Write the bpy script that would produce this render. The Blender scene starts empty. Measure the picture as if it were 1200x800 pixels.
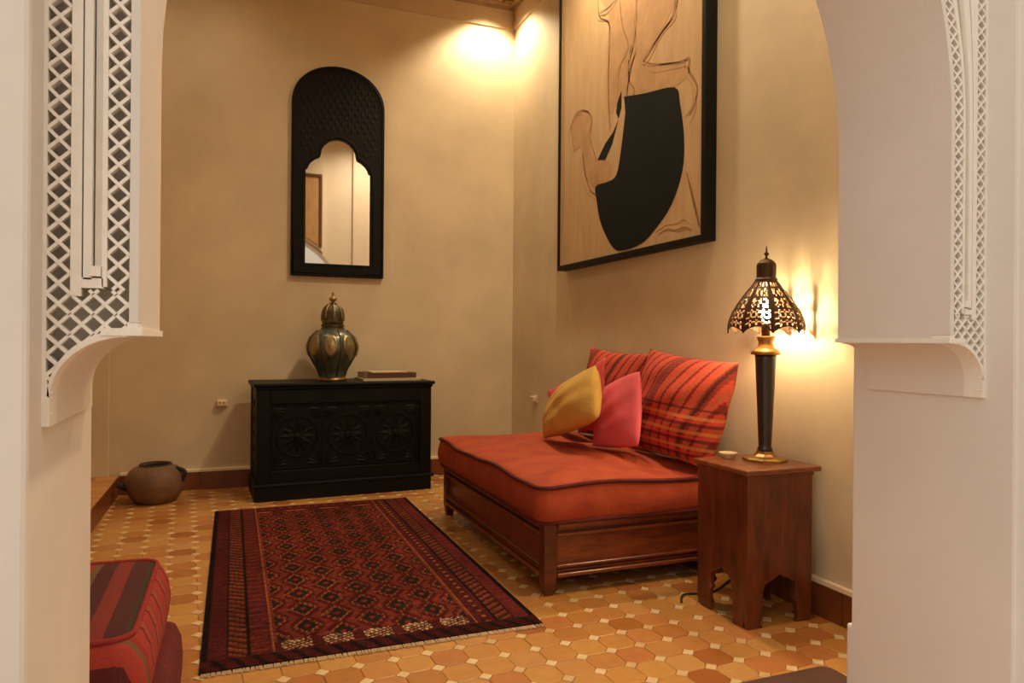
import bpy, bmesh, math, random
import numpy as np
from mathutils import Vector, Matrix

random.seed(7)
rng = np.random.default_rng(5)
scene = bpy.context.scene
C = scene.collection
PI = math.pi

# ------------------------------------------------------------------ camera
cam_data = bpy.data.cameras.new('camera')
cam_data.sensor_width = 36.0
cam_data.lens = 835.18 / 1200.0 * 36.0
cam_data.clip_start = 0.02
cam = bpy.data.objects.new('camera', cam_data)
C.objects.link(cam)
yaw, pitch, roll = math.radians(21.415), math.radians(0.008), math.radians(0.454)
fwd = Vector((math.sin(yaw) * math.cos(pitch), math.cos(yaw) * math.cos(pitch), math.sin(pitch)))
rt = Vector((math.cos(yaw), -math.sin(yaw), 0))
up = rt.cross(fwd)
r2 = rt * math.cos(roll) + up * math.sin(roll)
u2 = -rt * math.sin(roll) + up * math.cos(roll)
cam.matrix_world = Matrix(((r2.x, u2.x, -fwd.x, -2.034), (r2.y, u2.y, -fwd.y, -5.179),
                           (r2.z, u2.z, -fwd.z, 1.0), (0, 0, 0, 1)))
scene.camera = cam

# ------------------------------------------------------------------ light
world = bpy.data.worlds.new('courtyard_sky')
scene.world = world
world.use_nodes = True
bg = world.node_tree.nodes['Background']
bg.inputs[0].default_value = (1.0, 0.965, 0.915, 1)
bg.inputs[1].default_value = 1.2
scene.view_settings.view_transform = 'Standard'
scene.view_settings.look = 'None'
scene.view_settings.exposure = 0.1
scene.view_settings.gamma = 1.0
scene.view_settings.use_curve_mapping = False


def downlight(loc, watts, angle, blend=0.6, aim=(0, 0, -1), radius=0.04, col=(1.0, 0.79, 0.53)):
    d = bpy.data.lights.new('ceiling_downlight', 'SPOT')
    d.energy = watts
    d.color = col
    d.spot_size = math.radians(angle)
    d.spot_blend = blend
    d.shadow_soft_size = radius
    o = bpy.data.objects.new('ceiling_downlight', d)
    C.objects.link(o)
    o.location = loc
    o.rotation_euler = Vector(aim).to_track_quat('-Z', 'Y').to_euler()
    return o


downlight((-0.24, -0.22, 3.56), 62, 122, 0.55)
downlight((-0.40, -1.75, 3.66), 128, 150, 0.9, radius=0.06)
downlight((-0.5, -3.30, 3.66), 92, 140, 0.9, radius=0.06)
downlight((-2.3, -0.9, 3.66), 26, 150, 0.9, radius=0.06)


# ------------------------------------------------------------------ helpers
def lin(c):
    return tuple((v / 255 / 12.92) if v / 255 <= 0.04045 else ((v / 255 + 0.055) / 1.055) ** 2.4 for v in c)


def tag(o, label=None, cat=None, group=None, kind=None):
    if label: o['label'] = label
    if cat: o['category'] = cat
    if group: o['group'] = group
    if kind: o['kind'] = kind
    return o


def thing(name, loc, label, cat, group=None, rz=0.0):
    o = bpy.data.objects.new(name, None)
    o.empty_display_size = 0.1
    C.objects.link(o)
    o.location = loc
    o.rotation_euler = (0, 0, rz)
    return tag(o, label, cat, group)


class MB:
    """collects shapes and links them as one mesh object"""
    def __init__(self):
        self.v, self.f = [], []

    def add(self, vs, fs):
        n = len(self.v)
        self.v += [tuple(a) for a in vs]
        self.f += [tuple(i + n for i in f) for f in fs]
        return self

    def box(self, a, b):
        x0, y0, z0 = a
        x1, y1, z1 = b
        return self.add([(x0, y0, z0), (x1, y0, z0), (x1, y1, z0), (x0, y1, z0),
                         (x0, y0, z1), (x1, y0, z1), (x1, y1, z1), (x0, y1, z1)],
                        [(0, 3, 2, 1), (4, 5, 6, 7), (0, 1, 5, 4), (1, 2, 6, 5), (2, 3, 7, 6), (3, 0, 4, 7)])

    def lathe(self, prof, n=32, c=(0, 0, 0), mod=None, cap=True):
        vs, fs = [], []
        m = len(prof)
        for i in range(n):
            a = 2 * PI * i / n
            for r, z in prof:
                rr = r * (mod(a, z) if mod else 1)
                vs.append((c[0] + rr * math.cos(a), c[1] + rr * math.sin(a), c[2] + z))
        for i in range(n):
            j = (i + 1) % n
            for k in range(m - 1):
                fs.append((i * m + k, j * m + k, j * m + k + 1, i * m + k + 1))
        if cap:
            if prof[0][0] > 1e-5: fs.append(tuple(i * m for i in range(n))[::-1])
            if prof[-1][0] > 1e-5: fs.append(tuple(i * m + m - 1 for i in range(n)))
        return self.add(vs, fs)

    def tube(self, pts, r, n=8, closed=False):
        pts = [Vector(q) for q in pts]
        m = len(pts)
        rad = r if hasattr(r, '__len__') else [r] * m
        vs, fs = [], []
        ref = None
        for i, q in enumerate(pts):
            if closed:
                t = (pts[(i + 1) % m] - pts[i - 1]).normalized()
            else:
                t = (pts[min(i + 1, m - 1)] - pts[max(i - 1, 0)]).normalized()
            if ref is None:
                ref = Vector((0, 0, 1)) if abs(t.z) < 0.9 else Vector((1, 0, 0))
            s = t.cross(ref).normalized()
            ref = s.cross(t).normalized()
            for k in range(n):
                a = 2 * PI * k / n
                vs.append(q + (s * math.cos(a) + ref * math.sin(a)) * rad[i])
        for i in range(m if closed else m - 1):
            j = (i + 1) % m
            for k in range(n):
                l = (k + 1) % n
                fs.append((i * n + k, j * n + k, j * n + l, i * n + l))
        if not closed:
            fs.append(tuple(range(n))[::-1])
            fs.append(tuple((m - 1) * n + k for k in range(n)))
        return self.add(vs, fs)

    def ribbon(self, A, B, y0, y1):
        """prism between two polylines of (x, z), from depth y0 to y1"""
        m = len(A)
        vs = [(x, y0, z) for x, z in A] + [(x, y0, z) for x, z in B] + [(x, y1, z) for x, z in A] + [(x, y1, z) for x, z in B]
        fs = []
        for i in range(m - 1):
            fs += [(i, i + 1, m + i + 1, m + i), (2 * m + i, 3 * m + i, 3 * m + i + 1, 2 * m + i + 1),
                   (i, 2 * m + i, 2 * m + i + 1, i + 1), (m + i, m + i + 1, 3 * m + i + 1, 3 * m + i)]
        fs += [(0, m, 3 * m, 2 * m), (m - 1, 3 * m - 1, 4 * m - 1, 2 * m - 1)]
        return self.add(vs, fs)

    def build(self, name, mat, parent=None, smooth=False, bevel=0.0, seg=2, loc=None):
        me = bpy.data.meshes.new(name)
        me.from_pydata(self.v, [], self.f)
        bm = bmesh.new()
        bm.from_mesh(me)
        bmesh.ops.recalc_face_normals(bm, faces=bm.faces)
        bm.to_mesh(me)
        bm.free()
        return link(name, me, mat, parent, smooth, bevel, seg, loc)


def link(name, me, mat, parent=None, smooth=False, bevel=0.0, seg=2, loc=None):
    o = bpy.data.objects.new(name, me)
    C.objects.link(o)
    if mat: me.materials.append(mat)
    if smooth:
        me.polygons.foreach_set('use_smooth', [True] * len(me.polygons))
    if bevel:
        b = o.modifiers.new('bevel', 'BEVEL')
        b.width = bevel
        b.segments = seg
        b.limit_method = 'ANGLE'
        b.angle_limit = math.radians(40)
    if parent: o.parent = parent
    if loc: o.location = loc
    return o


def poly_mesh(loops, depth_axis, d0, d1):
    """solid from 2-D loops (outer first, then holes); depth_axis 'Y' (x,z loops), 'X' (y,z) or 'Z' (x,y)"""
    bm = bmesh.new()
    edges = []

    def P(a, b, d):
        return {'Y': (a, d, b), 'X': (d, a, b), 'Z': (a, b, d)}[depth_axis]
    for lp in loops:
        vs = [bm.verts.new(P(a, b, d0)) for a, b in lp]
        for i in range(len(vs)):
            edges.append(bm.edges.new((vs[i], vs[(i + 1) % len(vs)])))
    bmesh.ops.triangle_fill(bm, edges=edges, use_beauty=True, use_dissolve=False)
    ret = bmesh.ops.extrude_face_region(bm, geom=list(bm.faces))
    dv = Vector(P(0, 0, d1 - d0))
    bmesh.ops.translate(bm, vec=dv, verts=[g for g in ret['geom'] if isinstance(g, bmesh.types.BMVert)])
    bmesh.ops.recalc_face_normals(bm, faces=bm.faces)
    me = bpy.data.meshes.new('solid')
    bm.to_mesh(me)
    bm.free()
    return me


# ------------------------------------------------------------------ materials
def material(name, rgb, rough=0.6, var=0.0, scale=8.0, bump=0.0, bscale=None, metal=0.0, rgb2=None,
             coat=0.0, attr=None, wood=False, stretch=(1, 1, 1), spec=0.5, detail=6.0, coords='Object'):
    m = bpy.data.materials.new(name)
    m.use_nodes = True
    nt = m.node_tree
    N, L = nt.nodes, nt.links
    b = N['Principled BSDF']
    b.inputs['Roughness'].default_value = rough
    b.inputs['Metallic'].default_value = metal
    b.inputs['Coat Weight'].default_value = coat
    b.inputs['Coat Roughness'].default_value = 0.25
    b.inputs['Specular IOR Level'].default_value = spec
    c1 = lin(rgb) + (1,)
    b.inputs['Base Color'].default_value = c1
    tc = N.new('ShaderNodeTexCoord')
    mp = N.new('ShaderNodeMapping')
    mp.inputs['Scale'].default_value = stretch
    L.new(tc.outputs[coords], mp.inputs[0])
    nz = N.new('ShaderNodeTexNoise')
    nz.inputs['Scale'].default_value = scale
    nz.inputs['Detail'].default_value = detail
    nz.inputs['Roughness'].default_value = 0.6
    L.new(mp.outputs[0], nz.inputs['Vector'])
    if wood:
        nz.inputs['Distortion'].default_value = 0.6
    if attr:
        at = N.new('ShaderNodeAttribute')
        at.attribute_name = attr
        mx = N.new('ShaderNodeMix')
        mx.data_type = 'RGBA'
        mx.blend_type = 'MULTIPLY'
        mx.inputs[0].default_value = 1.0
        rp = N.new('ShaderNodeMapRange')
        rp.inputs[1].default_value = 0.25
        rp.inputs[2].default_value = 0.75
        rp.inputs[3].default_value = 1 - var
        rp.inputs[4].default_value = 1 + var
        L.new(nz.outputs[0], rp.inputs[0])
        L.new(at.outputs['Color'], mx.inputs[6])
        L.new(rp.outputs[0], mx.inputs[7])
        L.new(mx.outputs[2], b.inputs['Base Color'])
    elif var or rgb2:
        cr = N.new('ShaderNodeValToRGB')
        e = cr.color_ramp.elements
        e[0].position = 0.3
        e[1].position = 0.7
        if rgb2:
            e[0].color = lin(rgb2) + (1,)
            e[1].color = c1
        else:
            e[0].color = tuple(v * (1 - var) for v in c1[:3]) + (1,)
            e[1].color = tuple(min(1, v * (1 + var)) for v in c1[:3]) + (1,)
        L.new(nz.outputs[0], cr.inputs[0])
        L.new(cr.outputs[0], b.inputs['Base Color'])
    if bump:
        n2 = nz
        if bscale:
            n2 = N.new('ShaderNodeTexNoise')
            n2.inputs['Scale'].default_value = bscale
            n2.inputs['Detail'].default_value = 4
            L.new(mp.outputs[0], n2.inputs['Vector'])
        bp = N.new('ShaderNodeBump')
        bp.inputs['Strength'].default_value = bump
        bp.inputs['Distance'].default_value = 0.01
        L.new(n2.outputs[0], bp.inputs['Height'])
        L.new(bp.outputs[0], b.inputs['Normal'])
    return m


M = {}
M['wall'] = material('tadelakt_wall', (212, 194, 160), 0.55, 0.14, 1.6, 0.25, 5.0)
M['white'] = material('white_plaster', (227, 217, 204), 0.7, 0.05, 3.0, 0.12, 18.0)
M['carved'] = material('carved_plaster', (241, 232, 217), 0.75, 0.04, 30.0, 0.1, 60.0)
M['ceil'] = material('ceiling_plaster', (196, 172, 140), 0.7, 0.06, 3.0)
M['cornice'] = material('carved_cornice', (150, 118, 82), 0.65, 0.2, 12.0, 0.3, 40.0)
M['grout'] = material('floor_grout', (186, 138, 84), 0.8, 0.1, 20.0)
M['skirting'] = material('skirting_tile', (120, 66, 30), 0.35, 0.2, 9.0, 0.1, 30.0)
M['skirtcap'] = material('skirting_cap', (244, 224, 186), 0.45, 0.06, 10.0)
M['paving'] = material('courtyard_paving', (190, 160, 130), 0.7, 0.1, 4.0)
M['chest'] = material('black_green_paint', (9, 11, 8), 0.5, 0.3, 6.0, 0.2, 40.0, spec=0.22)
M['chestcarve'] = material('black_green_carving', (10, 12, 8), 0.55, 0.3, 14.0, 0.25, 60.0, spec=0.2)
M['black'] = material('black_wood', (9, 10, 7), 0.55, 0.3, 10.0, 0.2, 50.0, spec=0.2)
M['mirror'] = material('mirror_glass', (240, 238, 230), 0.02, metal=1.0)
M['mahogany'] = material('mahogany', (112, 50, 24), 0.38, 0.0, 3.5, 0.08, None, rgb2=(70, 28, 13), wood=True, stretch=(2, 9, 12), coat=0.25)
M['mahogany_x'] = material('mahogany_rail', (140, 68, 34), 0.28, 0.0, 3.5, 0.08, None, rgb2=(92, 40, 19), wood=True, stretch=(2, 9, 14), coat=0.5)
M['tablewood'] = material('table_wood', (120, 56, 26), 0.36, 0.0, 3.0, 0.08, None, rgb2=(66, 28, 14), wood=True, stretch=(7, 7, 1.6), coat=0.3)
M['tabletop'] = material('table_top_wood', (138, 78, 42), 0.32, 0.0, 3.0, 0.06, None, rgb2=(104, 52, 26), wood=True, stretch=(2, 10, 10), coat=0.35)
M['darkwood'] = material('dark_tea_table_wood', (82, 44, 34), 0.35, 0.2, 4.0, 0.06, None, stretch=(1, 6, 6), coat=0.3)
M['transom'] = material('transom_wood', (190, 152, 108), 0.6, 0.15, 4.0, stretch=(4, 4, 1))
M['transomframe'] = material('transom_frame_wood', (96, 66, 38), 0.5, 0.15, 6.0)
M['mattress'] = material('red_mattress_cloth', (176, 74, 30), 0.85, 0.0, 7.0, 0.5, 14.0, rgb2=(150, 50, 26), stretch=(1, 1, 1))
M['mattress_side'] = M['mattress']
M['piping'] = material('dark_red_piping', (92, 22, 16), 0.85, 0.2, 40.0)
M['fabric'] = material('woven_fabric', (255, 255, 255), 0.9, 0.12, 60.0, 0.25, 160.0, attr='weave')
M['rug'] = material('rug_pile', (255, 255, 255), 0.95, 0.35, 130.0, 0.7, 260.0, attr='weave', spec=0.1)
M['fringe'] = material('rug_fringe', (188, 160, 118), 0.95, 0.2, 80.0)
M['yellow'] = material('yellow_cotton', (208, 164, 78), 0.85, 0.12, 10.0, 0.4, 14.0)
M['pink'] = material('pink_cotton', (228, 98, 108), 0.85, 0.08, 10.0, 0.4, 14.0)
M['rose'] = material('rose_cotton', (214, 84, 82), 0.85, 0.1, 10.0, 0.4, 14.0)
M['clay'] = material('dark_clay', (134, 98, 68), 0.7, 0.0, 7.0, 0.3, 30.0, rgb2=(92, 70, 50))
M['claydark'] = material('blackish_clay', (44, 38, 30), 0.8, 0.2, 10.0)  # darker brown clay of the pot's rim, handle and spout
M['glaze'] = material('green_grey_glaze', (92, 96, 78), 0.28, 0.0, 14.0, 0.1, 50.0, rgb2=(50, 60, 52), coat=0.5)
M['silver'] = material('aged_silver', (160, 144, 106), 0.42, 0.2, 20.0, 0.15, 60.0, metal=0.9)
M['silverdark'] = material('dark_silver', (92, 86, 68), 0.42, 0.2, 20.0, 0.15, 60.0, metal=0.8)
M['brass'] = material('aged_brass', (168, 132, 80), 0.4, 0.15, 20.0, metal=0.9)
M['bronze'] = material('bronze_shade', (74, 50, 28), 0.45, 0.25, 30.0, metal=0.6)
M['ebony'] = material('ebony_column', (38, 24, 20), 0.28, 0.2, 8.0, coat=0.4)
M['plastic'] = material('cream_plastic', (222, 196, 156), 0.4, 0.04, 5.0)
M['hole'] = material('socket_hole', (40, 28, 18), 0.7, 0.1, 5.0)
M['paper'] = material('paper', (214, 198, 168), 0.8, 0.05, 30.0)
M['bookcover'] = material('book_cover', (88, 52, 36), 0.5, 0.1, 12.0)
M['palecover'] = material('pale_cover', (206, 186, 150), 0.5, 0.06, 12.0)
M['canvas'] = material('raw_canvas', (206, 174, 128), 0.9, 0.0, 7.0, 0.2, 120.0, rgb2=(192, 158, 112), stretch=(1, 3, 0.6))
M['inkblack'] = material('black_paint', (17, 21, 15), 0.85, 0.25, 6.0, spec=0.2)
M['sepia'] = material('sepia_line', (158, 116, 78), 0.9, 0.2, 20.0)
M['sepiafaint'] = material('sepia_wash', (188, 148, 102), 0.9, 0.15, 10.0)
M['cord'] = material('black_cord', (34, 24, 18), 0.6, 0.1, 10.0)
M['dish'] = material('cream_ceramic', (232, 206, 150), 0.3, 0.05, 10.0, coat=0.4)

# bulb glass that gives off light
bm_ = bpy.data.materials.new('lit_bulb')
bm_.use_nodes = True
bb = bm_.node_tree.nodes['Principled BSDF']
bb.inputs['Base Color'].default_value = (1, 0.85, 0.6, 1)
bb.inputs['Emission Color'].default_value = (1, 0.74, 0.42, 1)
bb.inputs['Emission Strength'].default_value = 420
M['bulb'] = bm_

# floor tiles: a colour per tile from its own place in the laid grid
TP, TROT = 0.1105, math.radians(3.2)
TX0, TY0 = -0.985, -3.262


def tile_material(name, ramp, rough):
    m = bpy.data.materials.new(name)
    m.use_nodes = True
    nt = m.node_tree
    N, L = nt.nodes, nt.links
    b = N['Principled BSDF']
    b.inputs['Roughness'].default_value = rough
    g = N.new('ShaderNodeNewGeometry')
    sub = N.new('ShaderNodeVectorMath'); sub.operation = 'SUBTRACT'
    sub.inputs[1].default_value = (TX0, TY0, 0)
    rot = N.new('ShaderNodeVectorRotate'); rot.rotation_type = 'Z_AXIS'
    rot.inputs['Angle'].default_value = -TROT
    mul = N.new('ShaderNodeVectorMath'); mul.operation = 'MULTIPLY'
    mul.inputs[1].default_value = (1 / TP, 1 / TP, 0)
    addv = N.new('ShaderNodeVectorMath'); addv.operation = 'ADD'
    addv.inputs[1].default_value = (100.0 if 'terra' in name else 100.5, 100.0 if 'terra' in name else 100.5, 0.5)
    flo = N.new('ShaderNodeVectorMath'); flo.operation = 'FLOOR'
    wn = N.new('ShaderNodeTexWhiteNoise'); wn.noise_dimensions = '2D'
    cr = N.new('ShaderNodeValToRGB')
    e = cr.color_ramp.elements
    e[0].color = lin(ramp[0]) + (1,)
    e[1].color = lin(ramp[-1]) + (1,)
    for i, c in enumerate(ramp[1:-1]):
        k = e.new((i + 1) / (len(ramp) - 1))
        k.color = lin(c) + (1,)
    nz = N.new('ShaderNodeTexNoise'); nz.inputs['Scale'].default_value = 26
    mp = N.new('ShaderNodeMapRange'); mp.inputs[3].default_value = 0.82; mp.inputs[4].default_value = 1.14
    mx = N.new('ShaderNodeMix'); mx.data_type = 'RGBA'; mx.blend_type = 'MULTIPLY'; mx.inputs[0].default_value = 1
    bp = N.new('ShaderNodeBump'); bp.inputs['Strength'].default_value = 0.25; bp.inputs['Distance'].default_value = 0.004
    L.new(g.outputs['Position'], sub.inputs[0]); L.new(sub.outputs[0], rot.inputs['Vector'])
    L.new(rot.outputs[0], mul.inputs[0]); L.new(mul.outputs[0], addv.inputs[0]); L.new(addv.outputs[0], flo.inputs[0])
    L.new(flo.outputs[0], wn.inputs['Vector']); L.new(wn.outputs['Value'], cr.inputs[0])
    L.new(g.outputs['Position'], nz.inputs['Vector']); L.new(nz.outputs[0], mp.inputs[0])
    L.new(cr.outputs[0], mx.inputs[6]); L.new(mp.outputs[0], mx.inputs[7]); L.new(mx.outputs[2], b.inputs['Base Color'])
    L.new(nz.outputs[0], bp.inputs['Height']); L.new(bp.outputs[0], b.inputs['Normal'])
    return m


M['tile'] = tile_material('terracotta_tile', [(166, 98, 44), (198, 140, 70), (206, 152, 80), (184, 114, 58), (202, 150, 84), (192, 122, 66)], 0.34)
M['dot'] = tile_material('cream_cabochon', [(226, 190, 132), (236, 208, 156), (214, 176, 116)], 0.35)

# ================================================================== STRUCTURE
XL, XR = -2.241, -0.642            # jambs of the arch
YF, YB = -4.265, -3.88             # arch wall, courtyard side and room side
XW = -3.4                          # left wall of the room
ZC = 3.75

floor = MB().box((XW - 0.2, YB - 0.4, -0.1), (0.2, 0.2, -0.006)).build('floor', M['grout'])
tag(floor, 'terracotta octagon tile floor with small cream squares', kind='structure')

w = MB().box((XW - 0.2, 0, 0), (0.2, 0.2, ZC)).build('wall_back', M['wall'])
tag(w, 'warm cream polished plaster wall behind the chest', kind='structure')
tag(MB().box((XW, -0.02, 0.0), (-2.761, 0.0, ZC)).build('pilaster', M['wall'], w, bevel=0.006))
w = MB().box((0, YB, 0), (0.2, 0.0, ZC)).build('wall_right', M['wall'])
tag(w, 'warm cream polished plaster wall behind the daybed', kind='structure')
w = MB().box((XW - 0.2, YB, 0), (XW, 0.0, ZC)).build('wall_left', M['wall'])
tag(w, 'warm cream plaster wall beside the low tiled step', kind='structure')
c = MB().box((XW - 0.2, YF, ZC), (0.2, 0.2, ZC + 0.15)).build('ceiling', M['ceil'])
tag(c, 'pale plaster ceiling above a carved cornice', kind='structure')


# ---- cornice with small dentils, frieze under it
def cornice(name, a, b, inward, label):
    """a, b: 2-D end points on the wall; inward: 2-D unit vector into the room"""
    prof = [(0, 3.567), (0.02, 3.567), (0.028, 3.59), (0.05, 3.60), (0.055, 3.64), (0.09, 3.66), (0.10, 3.70), (0.12, ZC), (0, ZC)]
    vs, n = [], len(prof)
    for q in (a, b):
        for d, z in prof:
            vs.append((q[0] + inward[0] * d, q[1] + inward[1] * d, z))
    fs = [(i, (i + 1) % n, n + (i + 1) % n, n + i) for i in range(n)] + [tuple(range(n))[::-1], tuple(range(n, 2 * n))]
    o = MB().add(vs, fs).build(name, M['cornice'])
    tag(o, label, kind='structure')
    ln = math.dist(a, b)
    tx, ty = (b[0] - a[0]) / ln, (b[1] - a[1]) / ln
    den = MB()
    k = 0.05
    while k < ln - 0.03:
        p0 = (a[0] + tx * k, a[1] + ty * k)
        p1 = (a[0] + tx * (k + 0.03) + inward[0] * 0.075, a[1] + ty * (k + 0.03) + inward[1] * 0.075)
        den.box((min(p0[0], p1[0]), min(p0[1], p1[1]), 3.605), (max(p0[0], p1[0]), max(p0[1], p1[1]), 3.64))
        k += 0.055
    d = den.build('dentils', M['cornice'], o)
    d['kind'] = 'stuff'
    fr = MB().box((min(a[0], b[0], a[0] + inward[0] * 0.012), min(a[1], b[1], a[1] + inward[1] * 0.012), 3.425),
                  (max(a[0], b[0], a[0] + inward[0] * 0.012), max(a[1], b[1], a[1] + inward[1] * 0.012), 3.567))
    fr.build('frieze', M['ceil'], o)


cornice('trim_1', (XW, 0), (0, 0), (0, -1), 'carved plaster cornice along the top of the chest wall')
cornice('trim_2', (0, YB), (0, 0), (-1, 0), 'carved plaster cornice along the top of the daybed wall')


# ---- skirting: glazed brown tiles under a cream cap
def skirting(name, x0, x1, y0, y1, along, label):
    o = MB().box((x0, y0, 0.118), (x1, y1, 0.138)).build(name, M['skirtcap'], bevel=0.003)
    tag(o, label, kind='structure')
    L0, L1 = (x0, x1) if along == 'x' else (y0, y1)
    n = max(1, round((L1 - L0) / 0.155))
    st = (L1 - L0) / n
    me = None
    for i in range(n):
        if me is None:
            t = MB()
            if along == 'x':
                t.box((-st / 2 + 0.0015, 0, 0), (st / 2 - 0.0015, (y1 - y0) - 0.002, 0.117))
            else:
                t.box((0, -st / 2 + 0.0015, 0), ((x1 - x0) - 0.002, st / 2 - 0.0015, 0.117))
            q = t.build('skirting_tile', M['skirting'], o)
            me = q.data
        else:
            q = bpy.data.objects.new('skirting_tile', me)
            C.objects.link(q)
            q.parent = o
        j = random.uniform(-0.0008, 0.0008)
        q.location = (L0 + st * (i + 0.5), y0 + 0.0015 + j, 0) if along == 'x' else (x0 + 0.0015 + j, L0 + st * (i + 0.5), 0)


skirting('baseboard_back', -2.70, -0.02, -0.02, 0.0, 'x', 'brown tile skirting with cream cap behind the chest')
skirting('baseboard_right', -0.02, 0.0, YB, 0.0, 'y', 'brown tile skirting with cream cap behind the side table')

# ---- low step along the left side
step = MB().box((XW, YB, 0.0), (-2.712, -0.021, 0.112)).build('step', M['grout'])
tag(step, 'low tiled step along the room beside the clay pot', kind='structure')
n = 34
stl = (abs(YB) - 0.025) / n
riser = MB().box((0, -stl / 2 + 0.0015, 0), (0.010, stl / 2 - 0.0015, 0.12)).build('riser_tile', M['skirting'], step)
tread = MB().box((-0.15, -stl / 2 + 0.0015, 0), (0.0, stl / 2 - 0.0015, 0.010)).build('tread_tile', M['tile'], step)
for i in range(n):
    y = -0.021 - stl * (i + 0.5)
    q = riser if i == 0 else riser.copy()
    if i: C.objects.link(q)
    q.location = (-2.712, y, 0)
    for k in range(4):
        q = tread if (i == 0 and k == 0) else tread.copy()
        if i or k: C.objects.link(q)
        q.location = (-2.7035 - k * 0.153, y, 0.112 + 0.001 * ((i * 7 + k * 3) % 3) / 3)

# ---- floor tiles: octagons with cream cabochons between the corners
ct, st_ = math.cos(TROT), math.sin(TROT)


def grid_pos(i, j):
    a, b = i * TP, j * TP
    return TX0 + a * ct - b * st_, TY0 + a * st_ + b * ct


g = 0.0018
half, cut = TP / 2 - g / 2, 0.0245
oct_pts = [(half, -half + cut), (half, half - cut), (half - cut, half), (-half + cut, half),
           (-half, half - cut), (-half, -half + cut), (-half + cut, -half), (half - cut, -half)]
dr = cut - g * 1.1
dot_pts = [(dr, 0), (0, dr), (-dr, 0), (0, -dr)]


def tile_proto(name, pts, mat, top):
    n = len(pts)
    vs = [(x * ct - y * st_, x * st_ + y * ct, -0.008) for x, y in pts]
    vs += [(x * ct - y * st_, x * st_ + y * ct, top - 0.0012) for x, y in pts]
    vs += [((x * ct - y * st_) * 0.965, (x * st_ + y * ct) * 0.965, top) for x, y in pts]
    fs = [tuple(range(2 * n, 3 * n))]
    for r in (0, 1):
        fs += [(r * n + i, r * n + (i + 1) % n, (r + 1) * n + (i + 1) % n, (r + 1) * n + i) for i in range(n)]
    me = bpy.data.meshes.new(name)
    me.from_pydata(vs, [], fs)
    me.materials.append(mat)
    return me, vs, fs


def lay(name, pts, mat, off, top, parent):
    me, vs, fs = tile_proto(name, pts, mat, top)
    spots = []
    for i in range(-40, 40):
        for j in range(-40, 40):
            x, y = grid_pos(i + off, j + off)
            if -2.76 < x < -0.01 and YB - 0.2 < y < -0.01:
                v = Vector((x, y, 0)) - cam.location
                dep = v.dot(fwd)
                px = 600 + 835 * v.dot(r2) / dep
                py = 400 - 835 * v.dot(u2) / dep
                hid = (-2.08 < x < -1.03 and -2.84 < y < -0.75) or (-0.88 < x and -2.6 < y < -1.22) or px < 106 or px > 995 or py > 815
                spots.append((hid, v.length, x, y))
    spots.sort()
    rest = MB()
    for k, (hid, d, x, y) in enumerate(spots):
        dz = random.uniform(-0.0007, 0.0007)
        if k < 300:
            o = bpy.data.objects.new(name, me)
            C.objects.link(o)
            o.parent = parent
            o.location = (x, y, dz)
        else:
            rest.add([(a + x, b + y, c + dz) for a, b, c in vs], fs)
    r = rest.build(name + '_field', mat, parent)
    r['kind'] = 'stuff'


lay('floor_tile', oct_pts, M['tile'], 0.5, 0.0, floor)
lay('cabochon', dot_pts, M['dot'], 0.0, 0.0003, floor)

# ---- arch wall between courtyard and room
W_ = 0.100                         # projection of the carved arch lining from the jamb
ZS, RA = 1.43, 0.86                # spring height and curve radius of the arch
XM = (XL + XR) / 2
wf = MB()
wf.box((-5.2, YF, -0.1), (XL, YB, ZC + 0.15))
wf.box((XR, YF, -0.1), (2.6, YB, ZC + 0.15))
wall_front = wf.build('wall_front', M['white'], bevel=0.006)
tag(wall_front, 'white plaster wall with a carved arch opening into the room', kind='structure')
pl = MB().box((XR + 0.0005, -3.95, -0.05), (-0.021, YB + 0.014, 0.325)).build('plinth', M['white'], wall_front, bevel=0.006)


def edge(z):
    """distance of the arch's inner edge from the jamb at height z"""
    if z <= ZS: return W_
    d = min(z - ZS, RA * 0.999)
    return W_ + RA - math.sqrt(RA * RA - d * d)


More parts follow.
